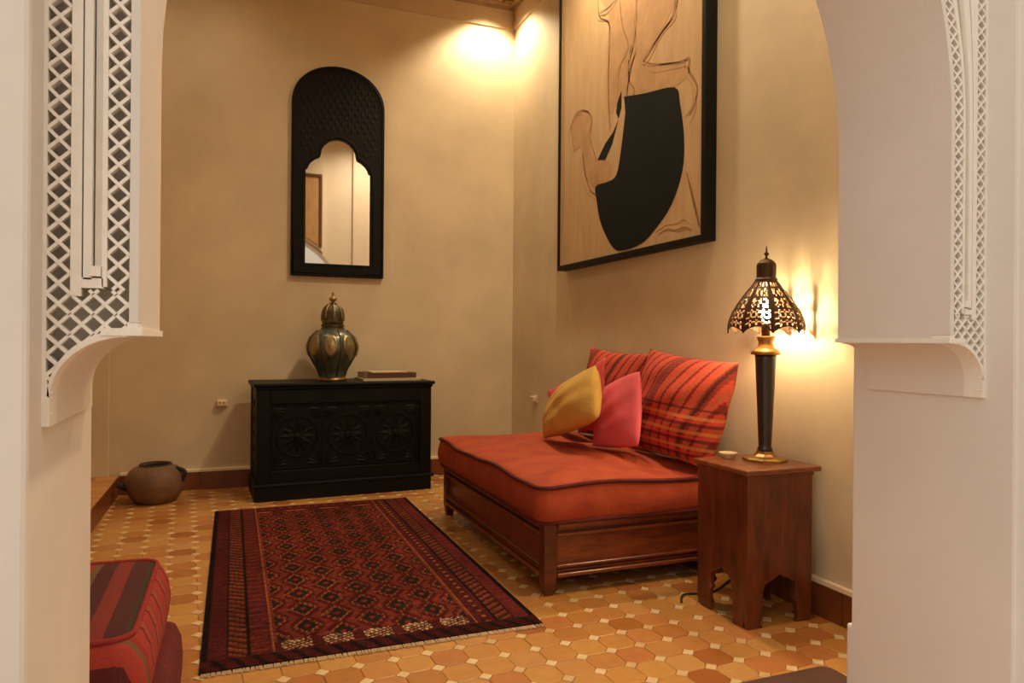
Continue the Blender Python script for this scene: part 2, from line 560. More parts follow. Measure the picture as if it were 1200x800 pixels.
ZAP = ZS + math.sqrt(RA * RA - (RA + W_ - (XM - XL)) ** 2)
cove = [(0.008 + 0.080 - 0.080 * math.cos(t), 0.930 + 0.072 * math.sin(t)) for t in [k * PI / 2 / 14 for k in range(15)]]
prof = [(0.0, 0.896), (0.008, 0.896)] + cove + [(0.088, 1.010), (W_, 1.010)]
zz = [1.010 + (ZS - 1.010) * k / 4 for k in range(1, 5)] + [ZS + (ZAP - ZS) * math.sin(k * PI / 2 / 24) for k in range(1, 25)]
prof += [(edge(z), z) for z in zz]
Y_LAT, Y_REC, Y_INB = -4.205, -4.166, -3.93
for side in (1, -1):
    xj = XL if side > 0 else XR
    X = lambda q: xj + side * q
    lp = [(X(q), z) for q, z in prof] + [(XM, ZC + 0.15), (xj, ZC + 0.15)]
    o = link('arch_lining', poly_mesh([lp], 'Y', Y_REC, Y_INB), M['white'], wall_front)
    # carved front: rims and plates standing proud of the recess
    fr = MB()
    zs = [0.896, 0.93, 0.96, 1.0, 1.05, 1.2, 1.35] + [ZS + 0.8 * k / 30 for k in range(31)]
    zlow = [z for z in zs]
    fr.ribbon([(X(0), z) for z in zs], [(X(0.004 if z > 0.93 else 0.008), z) for z in zs], Y_LAT, Y_REC)
    up_z = [1.0195] + [z for z in zs if z >= 1.05]
    MB().ribbon([(X(edge(z)), z) for z in up_z], [(X(edge(z) - 0.010), z) for z in up_z], Y_LAT, Y_REC).build('arch_rim', M['white'], wall_front)
    outer = [(X(q), z) for q, z in cove] + [(X(0.088), 1.0115), (X(W_), 1.0115)]
    inner = []
    for k, (q, z) in enumerate(cove):
        t = k * PI / 2 / 14
        inner.append((X(q - 0.007 * math.cos(t) * 0.4), z + 0.007 * math.sin(t) + 0.002))
    inner += [(X(0.088), 1.019), (X(W_), 1.019)]
    fr.ribbon(outer, inner, Y_LAT, Y_REC)
    # small lip moulding along the depth of the arch
    fr.box((min(X(0.060), X(W_ + 0.004)), Y_LAT - 0.002, 1.0035), (max(X(0.060), X(W_ + 0.004)), Y_INB + 0.004, 1.0125))
    cz = [1.062, 1.1, 1.2, 1.35] + [ZS + 0.8 * k / 30 for k in range(31)]

    def strip(f0, f1, z0, y):
        zz_ = [z0] + [z for z in cz if z > z0 + 0.001]
        def q(z, f):
            a, b = 0.028, edge(z) - 0.034
            return a + (b - a) * f
        fr.ribbon([(X(q(z, f0)), z) for z in zz_], [(X(q(z, f1)), z) for z in zz_], y, Y_REC)
    strip(0.0, 0.30, 1.050, Y_LAT)
    strip(0.345, 0.58, 1.070, Y_LAT)
    strip(0.625, 0.86, 1.082, Y_LAT + 0.010)
    strip(0.86, 1.0, 1.062, Y_LAT)
    fr.box((min(X(0.0395), X(0.062)), Y_LAT, 1.060), (max(X(0.0395), X(0.062)), Y_REC, 1.072))
    fr.box((min(X(0.048), X(0.060)), Y_LAT - 0.003, 1.074), (max(X(0.048), X(0.060)), Y_REC, 1.086))
    fr.build('carved_frame', M['carved'], wall_front)
    # diagonal lattice straps
    lat = MB()

    def z_cove(q):
        best = 0.93
        if q <= 0.008: return 0.9
        if q >= 0.088: return 1.012
        return 0.930 + 0.072 * math.sin(math.acos(max(-1, min(1, (0.088 - q) / 0.080))))

    def inside(q, z):
        e = edge(z)
        if q < 0.003 or q > e - 0.009 or z < z_cove(q) + 0.005: return False
        if q < 0.029: return True
        if q > e - 0.035: return True
        return z < (1.051 if q < 0.040 else 1.061)
    PER = 0.0242

    def bars(q0, sgn, k, zmin, zmax, warp, zlo=0.0):
        z0 = zmin - (zmin % PER) + k * PER
        seg = []
        for s in range(0, 27):
            u = -0.0005 + 0.0250 * s / 26
            q_, z_ = q0 + u, z0 + sgn * (u - 0.0121) * PER / 0.0242
            qq = q_ + (edge(z_) - W_ if warp else 0)
            if inside(qq, z_) and zlo < z_ < zmax: seg.append((qq, z_))
            else:
                if len(seg) > 2: emit(seg, sgn)
                seg = []
        if len(seg) > 2: emit(seg, sgn)

    def emit(seg, sgn):
        (a, za), (b, zb) = seg[0], seg[-1]
        n = math.hypot(b - a, zb - za)
        nx, nz = -(zb - za) / n * 0.0020, (b - a) / n * 0.0020
        lat.ribbon([(X(a + nx), za + nz), (X(b + nx), zb + nz)], [(X(a - nx), za - nz), (X(b - nx), zb - nz)], Y_LAT + 0.001 + (0.0008 if sgn > 0 else 0), Y_LAT + 0.014 + (0.0009 if sgn > 0 else 0))
    nk = int(1.25 / PER)
    for k in range(nk):
        for sgn in (1, -1):
            bars(0.0035, sgn, k, 0.90, 2.1, False)
            bars(W_ - 0.0345, sgn, k, 0.98, 2.1, True, 1.058)
            if k < 9:
                bars(0.0277, sgn, k, 0.90, 1.058, False)
                bars(0.0519, sgn, k, 0.90, 1.058, False)
                bars(0.0761, sgn, k, 0.90, 1.058, False)
    lat.build('carved_lattice', M['carved'], wall_front)

# room side of the wall above the arch, and a wooden transom panel on it (seen in the mirror)
def arch_z(x):
    q = min(x - XL, XR - x)
    return ZS + math.sqrt(max(0.0, RA * RA - (RA + W_ - q) ** 2))


def above_arch(x0, x1, lift, ztop):
    return [(x0 + (x1 - x0) * k / 24, arch_z(x0 + (x1 - x0) * k / 24) + lift) for k in range(25)] + [(x1, ztop), (x0, ztop)]


link('spandrel', poly_mesh([above_arch(XL + 0.36, XR - 0.36, 0.03, ZC)], 'Y', Y_INB - 0.01, YB), M['white'], wall_front)
wn1 = link('window_1', poly_mesh([above_arch(-1.84, -1.045, 0.06, 3.01)], 'Y', YB - 0.004, YB + 0.015), M['transom'])
tag(wn1, 'tan wooden transom panel above the arch, seen in the mirror', kind='structure')
tf = MB()
tf.box((-1.865, YB, 3.00), (-1.02, YB + 0.03, 3.035))
tf.box((-1.865, YB, arch_z(-1.85) + 0.06), (-1.835, YB + 0.03, 3.00)).box((-1.05, YB, arch_z(-1.04) + 0.06), (-1.02, YB + 0.03, 3.00))
tf.build('window_frame', M['transomframe'], wn1, bevel=0.004)

# courtyard behind the camera
cw = MB().box((0.35, -11, -0.1), (0.6, YF, 3.4)).build('wall_shade_blocker', M['white'])  # unseen wall, added to keep skylight from the right off the left jamb
tag(cw, 'white plaster wall added out of view to shade the left jamb', kind='structure')
gnd = MB().box((-7, -11, -0.12), (5, YB - 0.38, -0.012)).build('ground', M['paving'])
tag(gnd, 'pale stone paving of the courtyard', kind='structure')
cw = MB().box((-7, -11.3, -0.1), (5, -11, 3.4)).build('wall_courtyard', M['white'])
tag(cw, 'white plaster wall across the courtyard', kind='structure')

# ================================================================== OBJECTS
def settle(o):
    """mesh was written in world coordinates: move its data into the parent's space"""
    o.data.transform(Matrix.Translation(-o.parent.location))
    return o


def part(t, mb, name, mat, **kw):
    return settle(mb.build(name, mat, t, **kw))


def attr_color(me, cols):
    a = me.color_attributes.new('weave', 'FLOAT_COLOR', 'POINT')
    arr = np.ones((len(me.vertices), 4), dtype=np.float32)
    arr[:, :3] = cols
    a.data.foreach_set('color', arr.ravel())


def srgb(a):
    a = np.asarray(a, float) / 255.0
    return np.where(a <= 0.04045, a / 12.92, ((a + 0.055) / 1.055) ** 2.4)


# ---------------------------------------------------------------- daybed
BX0, BX1, BY0, BY1 = -0.893, -0.035, -2.635, -1.205
bed = thing('daybed', ((BX0 + BX1) / 2, (BY0 + BY1) / 2, 0), 'low mahogany daybed frame with moulded panels under the red mattress', 'daybed')
ZB0, ZB1 = 0.072, 0.285
for sx in (0, 1):
    for sy in (0, 1):
        x0 = BX0 if sx == 0 else BX1 - 0.055
        y0 = BY0 if sy == 0 else BY1 - 0.055
        m = MB()
        m.box((x0, y0, ZB0 - 0.012), (x0 + 0.055, y0 + 0.055, ZB1))
        part(bed, m, 'corner_post', M['mahogany'], bevel=0.004)
        cx, cy = x0 + 0.0275, y0 + 0.0275
        m = MB()
        vs = []
        for h, z in ((0.017, 0.0), (0.019, 0.012), (0.0265, 0.055), (0.0265, 0.062)):
            vs += [(cx - h, cy - h, z), (cx + h, cy - h, z), (cx + h, cy + h, z), (cx - h, cy + h, z)]
        fs = [(3, 2, 1, 0), (12, 13, 14, 15)]
        for k in range(3):
            fs += [(4 * k + i, 4 * k + (i + 1) % 4, 4 * k + 4 + (i + 1) % 4, 4 * k + 4 + i) for i in range(4)]
        part(bed, m.add(vs, fs), 'leg', M['mahogany'], bevel=0.002)
for nm, a, b, axis, s in (('front', (BX0 + 0.055, BY0), (BX1 - 0.055, BY0), 'x', -1), ('left', (BX0, BY0 + 0.055), (BX0, BY1 - 0.055), 'y', -1),
                          ('back', (BX0 + 0.055, BY1), (BX1 - 0.055, BY1), 'x', 1), ('wall', (BX1, BY0 + 0.055), (BX1, BY1 - 0.055), 'y', 1)):
    def bar(d0, d1, z0, z1):
        """bar along this side between depths d0 (out) and d1 (in) from the outer face"""
        if axis == 'x':
            ys = sorted((a[1] - s * d0, a[1] - s * d1))
            return MB().box((a[0], ys[0], z0), (b[0], ys[1], z1))
        xs = sorted((a[0] - s * d0, a[0] - s * d1))
        return MB().box((xs[0], a[1], z0), (xs[1], b[1], z1))
    part(bed, bar(0.020, 0.034, ZB0 + 0.01, ZB1 - 0.01), 'side_panel', M['mahogany_x'])
    for z0, z1, d in ((ZB1 - 0.018, ZB1, -0.012), (ZB1 - 0.030, ZB1 - 0.020, 0.004), (ZB1 - 0.052, ZB1 - 0.038, -0.004),
                      (ZB0, ZB0 + 0.016, -0.006), (ZB0 + 0.018, ZB0 + 0.027, 0.008), (ZB0 + 0.036, ZB0 + 0.048, 0.0)):
        part(bed, bar(d, 0.034, z0, z1), 'moulding', M['mahogany_x'], bevel=0.0045, seg=3)
for k in range(9):
    y = BY0 + 0.10 + k * (BY1 - BY0 - 0.2 - 0.09) / 8
    part(bed, MB().box((BX0 + 0.03, y, 0.258), (BX1 - 0.03, y + 0.09, 0.276)), 'slat', M['mahogany'])


# ---------------------------------------------------------------- padded slabs (mattress, floor cushions)
def padded(t, x0, x1, y0, y1, rings, mat, pip_mat, seam, rad=0.05, wave=0.006, name='cover', pr=0.009, seed=1, side_mat=None):
    """rings: (inset, z) from the bottom edge to the crown; seam: indices of rings that carry piping"""
    def outline(ins):
        r = max(0.012, rad - ins * 0.3)
        pts = []
        X0, X1, Y0, Y1 = x0 + ins, x1 - ins, y0 + ins, y1 - ins
        nx, ny = 22, 30
        for k in range(nx): pts.append((X0 + r + (X1 - X0 - 2 * r) * k / nx, Y0))
        for k in range(6): a = -PI / 2 + PI / 2 * k / 6; pts.append((X1 - r + r * math.cos(a), Y0 + r + r * math.sin(a)))
        for k in range(ny): pts.append((X1, Y0 + r + (Y1 - Y0 - 2 * r) * k / ny))
        for k in range(6): a = PI / 2 * k / 6; pts.append((X1 - r + r * math.cos(a), Y1 - r + r * math.sin(a)))
        for k in range(nx): pts.append((X1 - r - (X1 - X0 - 2 * r) * k / nx, Y1))
        for k in range(6): a = PI / 2 + PI / 2 * k / 6; pts.append((X0 + r + r * math.cos(a), Y1 - r + r * math.sin(a)))
        for k in range(ny): pts.append((X0, Y1 - r - (Y1 - Y0 - 2 * r) * k / ny))
        for k in range(6): a = PI + PI / 2 * k / 6; pts.append((X0 + r + r * math.cos(a), Y0 + r + r * math.sin(a)))
        return pts
    vs, fs = [], []
    n = None
    zmax = rings[-1][1]
    for ins, z in rings:
        pts = outline(ins)
        n = len(pts)
        for (x, y) in pts:
            k = (z - rings[0][1]) / (zmax - rings[0][1])
            dz = wave * k * (math.sin(x * 9 + seed) * math.sin(y * 7.3 + 1.3 * seed) + 0.5 * math.sin(y * 15 + x * 4))
            b = 0.35 * wave * math.sin(13 * (x + y) + seed)
            vs.append((x + (b if 0.05 < k < 0.8 else 0), y + (b if 0.05 < k < 0.8 else 0), z + dz))
    for r in range(len(rings) - 1):
        fs += [(r * n + i, r * n + (i + 1) % n, (r + 1) * n + (i + 1) % n, (r + 1) * n + i) for i in range(n)]
    fs.append(tuple(range(n))[::-1])
    top = (len(rings) - 1) * n
    cx, cy, cz = np.mean(np.array(vs[top:top + n]), axis=0)
    vs.append((cx, cy, cz))
    fs += [(top + i, top + (i + 1) % n, len(vs) - 1) for i in range(n)]
    mb = MB().add(vs, fs)
    o = part(t, mb, name, mat, smooth=True)
    if side_mat:
        o.data.materials.append(side_mat)
        for k in range(seam[-1] * n):
            o.data.polygons[k].material_index = 1
    for sm in seam:
        pts = vs[sm * n:(sm + 1) * n]
        part(t, MB().tube([(x, y, z + 0.001) for x, y, z in pts], pr, 6, closed=True), 'piping', pip_mat, smooth=True)
    return o


mat_t = thing('mattress', (-0.47, -1.92, 0.285), 'thick orange red mattress with dark piped edges on the daybed', 'mattress')
padded(mat_t, -0.928, -0.025, -2.665, -1.18,
       [(0.03, 0.288), (0.012, 0.293), (0.0, 0.315), (-0.006, 0.35), (-0.002, 0.385), (0.006, 0.415), (0.006, 0.432), (0.016, 0.441), (0.04, 0.447),
        (0.08, 0.455), (0.15, 0.465), (0.24, 0.473), (0.33, 0.477), (0.40, 0.478)],
       M['mattress'], M['piping'], [1, 6], rad=0.06, wave=0.011)


# ---------------------------------------------------------------- cushions
def cushion(name, label, corners, T, mat, colfn=None, group=None, n=40, pinch=0.07, cat='cushion', edge_mat=None, bulge=1.0):
    TL, TR, BR, BL = [Vector(c) for c in corners]
    ctr = (TL + TR + BR + BL) / 4
    nrm = ((TR - TL) + (BR - BL)).cross((TL - BL) + (TR - BR)).normalized()
    base = min((TL, TR, BR, BL), key=lambda q: q.z)
    t = thing(name, (ctr.x, ctr.y, base.z), label, cat, group)
    vs, uv = [], []
    idx = {}
    for side in (1, -1):
        for i in range(n + 1):
            for j in range(n + 1):
                u, v = -1 + 2 * i / n, -1 + 2 * j / n
                bd = i in (0, n) or j in (0, n)
                if bd and side < 0:
                    idx[(side, i, j)] = idx[(1, i, j)]
                    continue
                uu = u * (1 - pinch * (1 - v * v) * abs(u) ** 3)
                vv = v * (1 - pinch * (1 - u * u) * abs(v) ** 3)
                a, b = (uu + 1) / 2, (vv + 1) / 2
                p_ = (BL * (1 - a) + BR * a) * (1 - b) + (TL * (1 - a) + TR * a) * b
                h = T / 2 * ((1 - abs(u) ** 2.4) * (1 - abs(v) ** 2.4)) ** 0.55
                h *= 1 + 0.05 * math.sin(5 * u + 3 * v) + 0.04 * math.sin(9 * v - 4 * u)
                vs.append(p_ + nrm * (side * h))
                uv.append((u, v))
                idx[(side, i, j)] = len(vs) - 1
    fs = []
    for side in (1, -1):
        for i in range(n):
            for j in range(n):
                q = (idx[(side, i, j)], idx[(side, i + 1, j)], idx[(side, i + 1, j + 1)], idx[(side, i, j + 1)])
                fs.append(q if side > 0 else q[::-1])
    mb = MB().add(vs, fs)
    o = part(t, mb, 'cover', mat, smooth=True)
    if colfn:
        attr_color(o.data, colfn(np.array(uv)))
    if edge_mat:
        ring = [(i, 0) for i in range(n)] + [(n, j) for j in range(n)] + [(i, n) for i in range(n, 0, -1)] + [(0, j) for j in range(n, 0, -1)]
        part(t, MB().tube([vs[idx[(1, i, j)]] for i, j in ring], 0.0045, 5, closed=True), 'piping', edge_mat, smooth=True)
    return t


def plaid(shift, crosslow):
    def f(uv):
        u, v = uv[:, 0], uv[:, 1]
        x = (u - 0.30 * v) * 0.5 + 0.5 + shift
        y = v * 0.5 + 0.5
        c = np.tile(srgb((206, 72, 48)), (len(u), 1))
        s = np.mod(x * 9.0, 1.0)
        c[(s > 0.30) & (s < 0.52)] = srgb((176, 84, 46))
        c[(s > 0.62) & (s < 0.86)] = srgb((128, 34, 26))
        wide = np.mod(x * 2.0 + 0.2, 1.0)
        m = (wide > 0.86)
        c[m] = c[m] * 0.45
        low = y < crosslow
        t = np.mod((crosslow - y) * 7.0, 1.0)
        m = low & (t < 0.2)
        c[m] = c[m] * 0.3 + srgb((90, 14, 18)) * 0.5
        m = low & (t > 0.5) & (t < 0.72)
        c[m] = c[m] * 0.4 + srgb((236, 150, 70)) * 0.55
        m = low & (t > 0.85)
        c[m] = c[m] * 0.5 + srgb((240, 60, 60)) * 0.5
        return c
    return f


cushion('cushion', 'big red plaid cushion with dark stripes leaning on the wall beside the side table',
        [(-0.125, -2.17, 0.97), (-0.125, -2.83, 0.92), (-0.165, -2.69, 0.464), (-0.175, -2.11, 0.474)], 0.24, M['fabric'], plaid(0.0, 0.55), n=96, pinch=0.05)
cushion('cushion', 'red striped cushion leaning on the wall behind the pink and yellow cushions',
        [(-0.10, -1.50, 0.975), (-0.10, -2.14, 0.945), (-0.13, -2.06, 0.462), (-0.13, -1.40, 0.465)], 0.15, M['fabric'], plaid(0.35, 0.0), n=96)
cushion('cushion', 'rose red cushion half hidden behind the yellow cushion',
        [(-0.26, -1.24, 0.70), (-0.24, -1.93, 0.925), (-0.27, -2.0, 0.54), (-0.28, -1.42, 0.485)], 0.10, M['rose'])
cushion('cushion', 'small mustard yellow cushion standing in front on the red mattress',
        [(-0.41, -1.66, 0.705), (-0.43, -2.18, 0.89), (-0.50, -2.33, 0.655), (-0.50, -1.74, 0.490)], 0.15, M['yellow'], pinch=-0.10)
cushion('cushion', 'small bright pink cushion between the yellow and the plaid cushion',
        [(-0.335, -2.09, 0.78), (-0.325, -2.40, 0.870), (-0.365, -2.46, 0.545), (-0.375, -2.05, 0.49)], 0.10, M['pink'], pinch=-0.06)

# ---------------------------------------------------------------- side table
TX_0, TX_1, TY_0, TY_1, TZ = -0.360, -0.070, -3.170, -2.885, 0.538
tb = thing('side_table', ((TX_0 + TX_1) / 2, (TY_0 + TY_1) / 2, 0), 'square wooden side table with scalloped cut-out legs under the lamp', 'table')


def cut_outline(w):
    """panel outline (s, z) with a lobed opening between two legs"""
    a = 0.066
    h = w - a
    op = [(a + 0.004, 0.0), (a - 0.004, 0.02), (a + 0.002, 0.075), (a + 0.016, 0.088), (a + 0.006, 0.105), (a + 0.004, 0.125), (a + 0.014, 0.148), (a + 0.03, 0.158)]
    mid = w / 2
    top = [(mid - 0.012, 0.172), (mid, 0.182), (mid + 0.012, 0.172)]
    mir = [(w - s, z) for s, z in op][::-1]
    return [(0.006, 0.0)] + op + top + mir + [(w - 0.006, 0.0), (w, 0.03), (w, TZ), (0, TZ), (0, 0.03)]


th = 0.018
wx, wy = TX_1 - TX_0, TY_1 - TY_0
for y0, y1 in ((TY_0, TY_0 + th), (TY_1 - th, TY_1)):
    me = poly_mesh([[(TX_0 + s, z) for s, z in cut_outline(wx)]], 'Y', y0, y1)
    settle(link('side_panel', me, M['tablewood'], tb, bevel=0.002))
for x0, x1 in ((TX_0, TX_0 + th), (TX_1 - th, TX_1)):
    ol = cut_outline(wy)
    me = poly_mesh([[(TY_0 + th + (wy - 2 * th) * (s / wy), z) for s, z in ol]], 'X', x0, x1)
    settle(link('side_panel', me, M['tablewood'], tb, bevel=0.002))
part(tb, MB().box((TX_0 - 0.014, TY_0 - 0.014, TZ), (TX_1 + 0.03, TY_1 + 0.012, TZ + 0.02)), 'table_top', M['tabletop'], bevel=0.005)
part(tb, MB().box((TX_0 - 0.004, TY_0 - 0.004, TZ - 0.014), (TX_1 + 0.004, TY_1 + 0.004, TZ)), 'top_moulding', M['tablewood'], bevel=0.003)

# ---------------------------------------------------------------- lamp
LX, LY, LZ = -0.152, -3.015, TZ + 0.02
lamp = thing('table_lamp', (LX, LY, LZ), 'brass table lamp with pierced metal bell shade and dark tapered column', 'lamp')


def lpart(prof, name, mat, n=32, smooth=True, mod=None):
    o = MB().lathe(prof, n, mod=mod).build(name, mat, lamp, smooth=smooth)
    return o


lpart([(0.0, 0.0), (0.082, 0.0), (0.082, 0.008), (0.070, 0.013), (0.045, 0.018), (0.034, 0.026), (0.030, 0.036), (0.0, 0.036)], 'base', M['brass'], 8, False)
lpart([(0.0, 0.036), (0.028, 0.036), (0.028, 0.046), (0.0235, 0.052), (0.024, 0.06), (0.032, 0.25), (0.038, 0.385), (0.040, 0.40), (0.0, 0.40)], 'column', M['ebony'])
lpart([(0.0, 0.40), (0.052, 0.40), (0.055, 0.408), (0.046, 0.418), (0.030, 0.428), (0.026, 0.445), (0.032, 0.462), (0.034, 0.47), (0.0, 0.47)], 'collar', M['brass'])
lpart([(0.0, 0.47), (0.016, 0.47), (0.016, 0.515), (0.013, 0.522), (0.0, 0.522)], 'bulb_holder', M['bronze'])
bulb = lpart([(0.0, 0.522), (0.012, 0.522), (0.015, 0.535), (0.024, 0.56), (0.026, 0.58), (0.021, 0.60), (0.010, 0.612), (0.0, 0.614)], 'bulb', M['bulb'])

# pierced bell shade: 8 gores, each a sheet with holes
sh_prof = [(0.480, 0.1385), (0.505, 0.1375), (0.53, 0.134), (0.56, 0.122), (0.59, 0.105), (0.615, 0.088), (0.64, 0.069), (0.66, 0.052), (0.678, 0.040)]
zs_, rs_ = [a for a, b in sh_prof], [b for a, b in sh_prof]
G, CPG, ROWS = 8, 14, 26
NC = G * CPG
vs, fs = [], []
for r in range(ROWS + 1):
    t = r / ROWS
    for k in range(NC):
        a = 2 * PI * k / NC + 0.25
        gph = (k % CPG) / CPG
        z = 0.480 + (0.678 - 0.480) * t
        z += (1 - t) ** 3 * 0.024 * math.sin(PI * gph) ** 0.8
        rad = float(np.interp(z, zs_, rs_)) * (1 - 0.035 * (1 - abs(2 * gph - 1)) * 0 + 0.03 * math.sin(PI * gph) * (1 - t))
        vs.append((min(rad, 0.1415) * math.cos(a), min(rad, 0.1415) * math.sin(a), z))
for r in range(ROWS):
    for k in range(NC):
        c_ = k % CPG
        keep = c_ in (0, CPG - 1) or r == 0 or r == ROWS - 1
        if r < 12:
            keep = keep or (r + c_) % 3 == 0 or (r - c_) % 3 == 0 or r in (5, 11)
        else:
            keep = keep or c_ in (1, CPG - 2, 5, 8) or (r + c_) % 4 == 0 or (r - c_) % 5 == 0 or r in (17, 22)
        if keep:
            l = (k + 1) % NC
            fs.append((r * NC + k, r * NC + l, (r + 1) * NC + l, (r + 1) * NC + k))
shade = MB().add(vs, fs).build('lamp_shade', M['bronze'], lamp)
so = shade.modifiers.new('thickness', 'SOLIDIFY')
so.thickness = 0.0016
for gidx in range(G):
    pts = []
    for r in range(ROWS + 1):
        x, y, z = vs[r * NC + gidx * CPG]
        pts.append((x, y, z))
    q = MB().tube(pts, 0.0026, 6).build('shade_rib', M['bronze'], shade, smooth=True)
lpart([(0.040, 0.676), (0.042, 0.684), (0.035, 0.692), (0.036, 0.735), (0.034, 0.745), (0.022, 0.758), (0.008, 0.764), (0.0, 0.764)], 'shade_cap', M['bronze'], 16, False)
lpart([(0.0, 0.762), (0.006, 0.763), (0.0035, 0.772), (0.009, 0.780), (0.009, 0.784), (0.003, 0.790), (0.003, 0.800), (0.0, 0.815)], 'finial', M['bronze'], 12)

# small dish behind the lamp foot
dish = thing('dish', (-0.250, -2.925, LZ), 'small cream ceramic dish beside the lamp foot on the side table', 'dish')
MB().lathe([(0.0, 0.0), (0.018, 0.0), (0.020, 0.004), (0.034, 0.018), (0.036, 0.022), (0.032, 0.020), (0.018, 0.008), (0.0, 0.007)], 24).build('bowl', M['dish'], dish, smooth=True)
MB().lathe([(0.012, -0.0), (0.019, -0.0), (0.019, 0.003), (0.012, 0.003)], 20, cap=False).build('foot_ring', M['dish'], dish, smooth=True)

# lamp flex on the floor
pts = []
for k in range(25):
    t = k / 24
    pts.append((-0.42 + 0.36 * t - 0.05 * math.sin(3 * t), -2.87 + 0.13 * t + 0.03 * math.sin(7 * t), 0.0055 + 0.001 * math.sin(9 * t)))
tag(MB().tube(pts, 0.004, 6).build('lamp_flex', M['cord'], smooth=True), 'thin dark electric flex lying on the tiles behind the side table', 'cord')

# ---------------------------------------------------------------- chest
CHR = math.radians(3.0)
chest = thing('chest', (-1.345, -0.285, 0), 'large black green wooden chest with carved front below the mirror', 'chest', rz=CHR)
CW, CD = 0.555, 0.222
MB().box((-CW, -CD + 0.012, 0.09), (CW, CD, 0.69)).build('body', M['chest'], chest, bevel=0.003)
fr = MB()
for a, b in (((-CW - 0.004, 0.10), (-CW + 0.075, 0.69)), ((CW - 0.075, 0.10), (CW + 0.004, 0.69))):
    MB().box((a[0], -CD - 0.002, a[1]), (b[0], -CD + 0.014, b[1])).build('stile', M['chest'], chest, bevel=0.004)
for z0, z1 in ((0.60, 0.69), (0.10, 0.185)):
    MB().box((-CW + 0.075, -CD - 0.002, z0), (CW - 0.075, -CD + 0.014, z1)).build('rail', M['chest'], chest, bevel=0.004)
# left and right side frames
for sx in (-1, 1):
    for y0, y1 in ((-CD + 0.014, -CD + 0.07), (CD - 0.06, CD)):
        MB().box((min(sx * CW, sx * (CW + 0.006)), y0, 0.10), (max(sx * CW, sx * (CW + 0.006)), y1, 0.69)).build('side_stile', M['chest'], chest, bevel=0.002)
    for k in range(5):
        cvd = MB().lathe([(0.0, 0.01), (0.02, 0.008), (0.032, 0.0)], 12)
        cvd.v = [(sx * (CW - 0.001 + z_), y_, 0.2 + 0.1 * k + x_) for x_, y_, z_ in cvd.v]
        cvd.build('side_stud', M['chestcarve'], chest)
# base mould and plinth
MB().box((-CW - 0.022, -CD - 0.02, 0.085), (CW + 0.022, CD, 0.108)).build('base_moulding', M['chest'], chest, bevel=0.008)
MB().box((-CW - 0.016, -CD - 0.014, 0.0), (CW + 0.002, CD, 0.085)).build('plinth', M['chest'], chest, bevel=0.003)
# lid
MB().box((-CW - 0.024, -CD - 0.024, 0.708), (CW + 0.024, CD + 0.002, 0.730)).build('lid', M['chest'], chest, bevel=0.006)
MB().box((-CW - 0.012, -CD - 0.012, 0.690), (CW + 0.012, CD, 0.708)).build('lid_moulding', M['chest'], chest, bevel=0.006)
# carved front: rosettes, leaves and a border of pearls
cv = MB()


def on_front(mb, base):
    """turn shapes written in (x, z, height) onto the chest's front"""
    for i in range(base, len(mb.v)):
        x, z, h = mb.v[i]
        mb.v[i] = (x, -CD + 0.0125 - h, z)


def petal(mb, cx, cz, ang, ln, wd, h):
    ca, sa = math.cos(ang), math.sin(ang)
    base = len(mb.v)
    out = []
    for k in range(9):
        t = k / 8
        out.append((ln * t, wd * math.sin(PI * t) ** 0.8))
    pts = out + [(a, -b) for a, b in out[-2:0:-1]]
    vs = [(cx + a * ca - b * sa, cz + a * sa + b * ca, 0.0) for a, b in pts]
    vs += [(cx + ln * t * ca, cz + ln * t * sa, h) for t in (0.3, 0.7)]
    n = len(pts)
    fs = []
    for i in range(n):
        a0, a1 = pts[i][0], pts[(i + 1) % n][0]
        apex = n if (a0 + a1) / 2 < ln / 2 else n + 1
        fs.append((i, (i + 1) % n, apex))
    mid = 4
    fs += [(mid, n, n + 1), (n - mid, n + 1, n)]
    mb.add(vs, fs)
    on_front(mb, base)


def rosette(cx, cz, R_, name='rosette'):
    mb = MB()
    for k in range(12):
        petal(mb, cx, cz, 2 * PI * k / 12, R_, R_ * 0.14, 0.006)
    for k in range(12):
        petal(mb, cx, cz, 2 * PI * (k + 0.5) / 12, R_ * 0.6, R_ * 0.10, 0.008)
    base = len(mb.v)
    mb.lathe([(R_ * 1.04, 0.0), (R_ * 1.07, 0.007), (R_ * 1.12, 0.007), (R_ * 1.15, 0.0)], 40, (cx, cz, 0), cap=False)
    mb.lathe([(R_ * 0.2, 0.010), (R_ * 0.14, 0.017), (0.0, 0.019)], 16, (cx, cz, 0), cap=False)
    on_front(mb, base)
    mb.build(name, M['chestcarve'], chest)


for cx in (-0.315, 0.0, 0.315):
    rosette(cx, 0.392, 0.115)
    for sx in (-1, 1):
        for sz in (-1, 1):
            mb = MB()
            for k in range(5):
                petal(mb, cx + sx * 0.140, 0.392 + sz * 0.178, math.atan2(-sz, -sx) + (k - 2) * 0.33, 0.085, 0.012, 0.006)
            mb.build('leaf_carving', M['chestcarve'], chest)
mb = MB()
base = 0
k = 0
for i in range(45):
    x = -0.465 + 0.93 * i / 44
    for z in (0.197, 0.588):
        mb.lathe([(0.0078, 0.0), (0.006, 0.005), (0.0, 0.007)], 8, (x, z, 0), cap=False)
for j in range(17):
    z = 0.197 + 0.391 * (j + 1) / 19
    for x in (-0.465, -0.158, 0.158, 0.465):
        mb.lathe([(0.0078, 0.0), (0.006, 0.005), (0.0, 0.007)], 8, (x, z, 0), cap=False)
on_front(mb, 0)
pb = mb.build('pearl_border', M['chestcarve'], chest)
pb['kind'] = 'stuff'

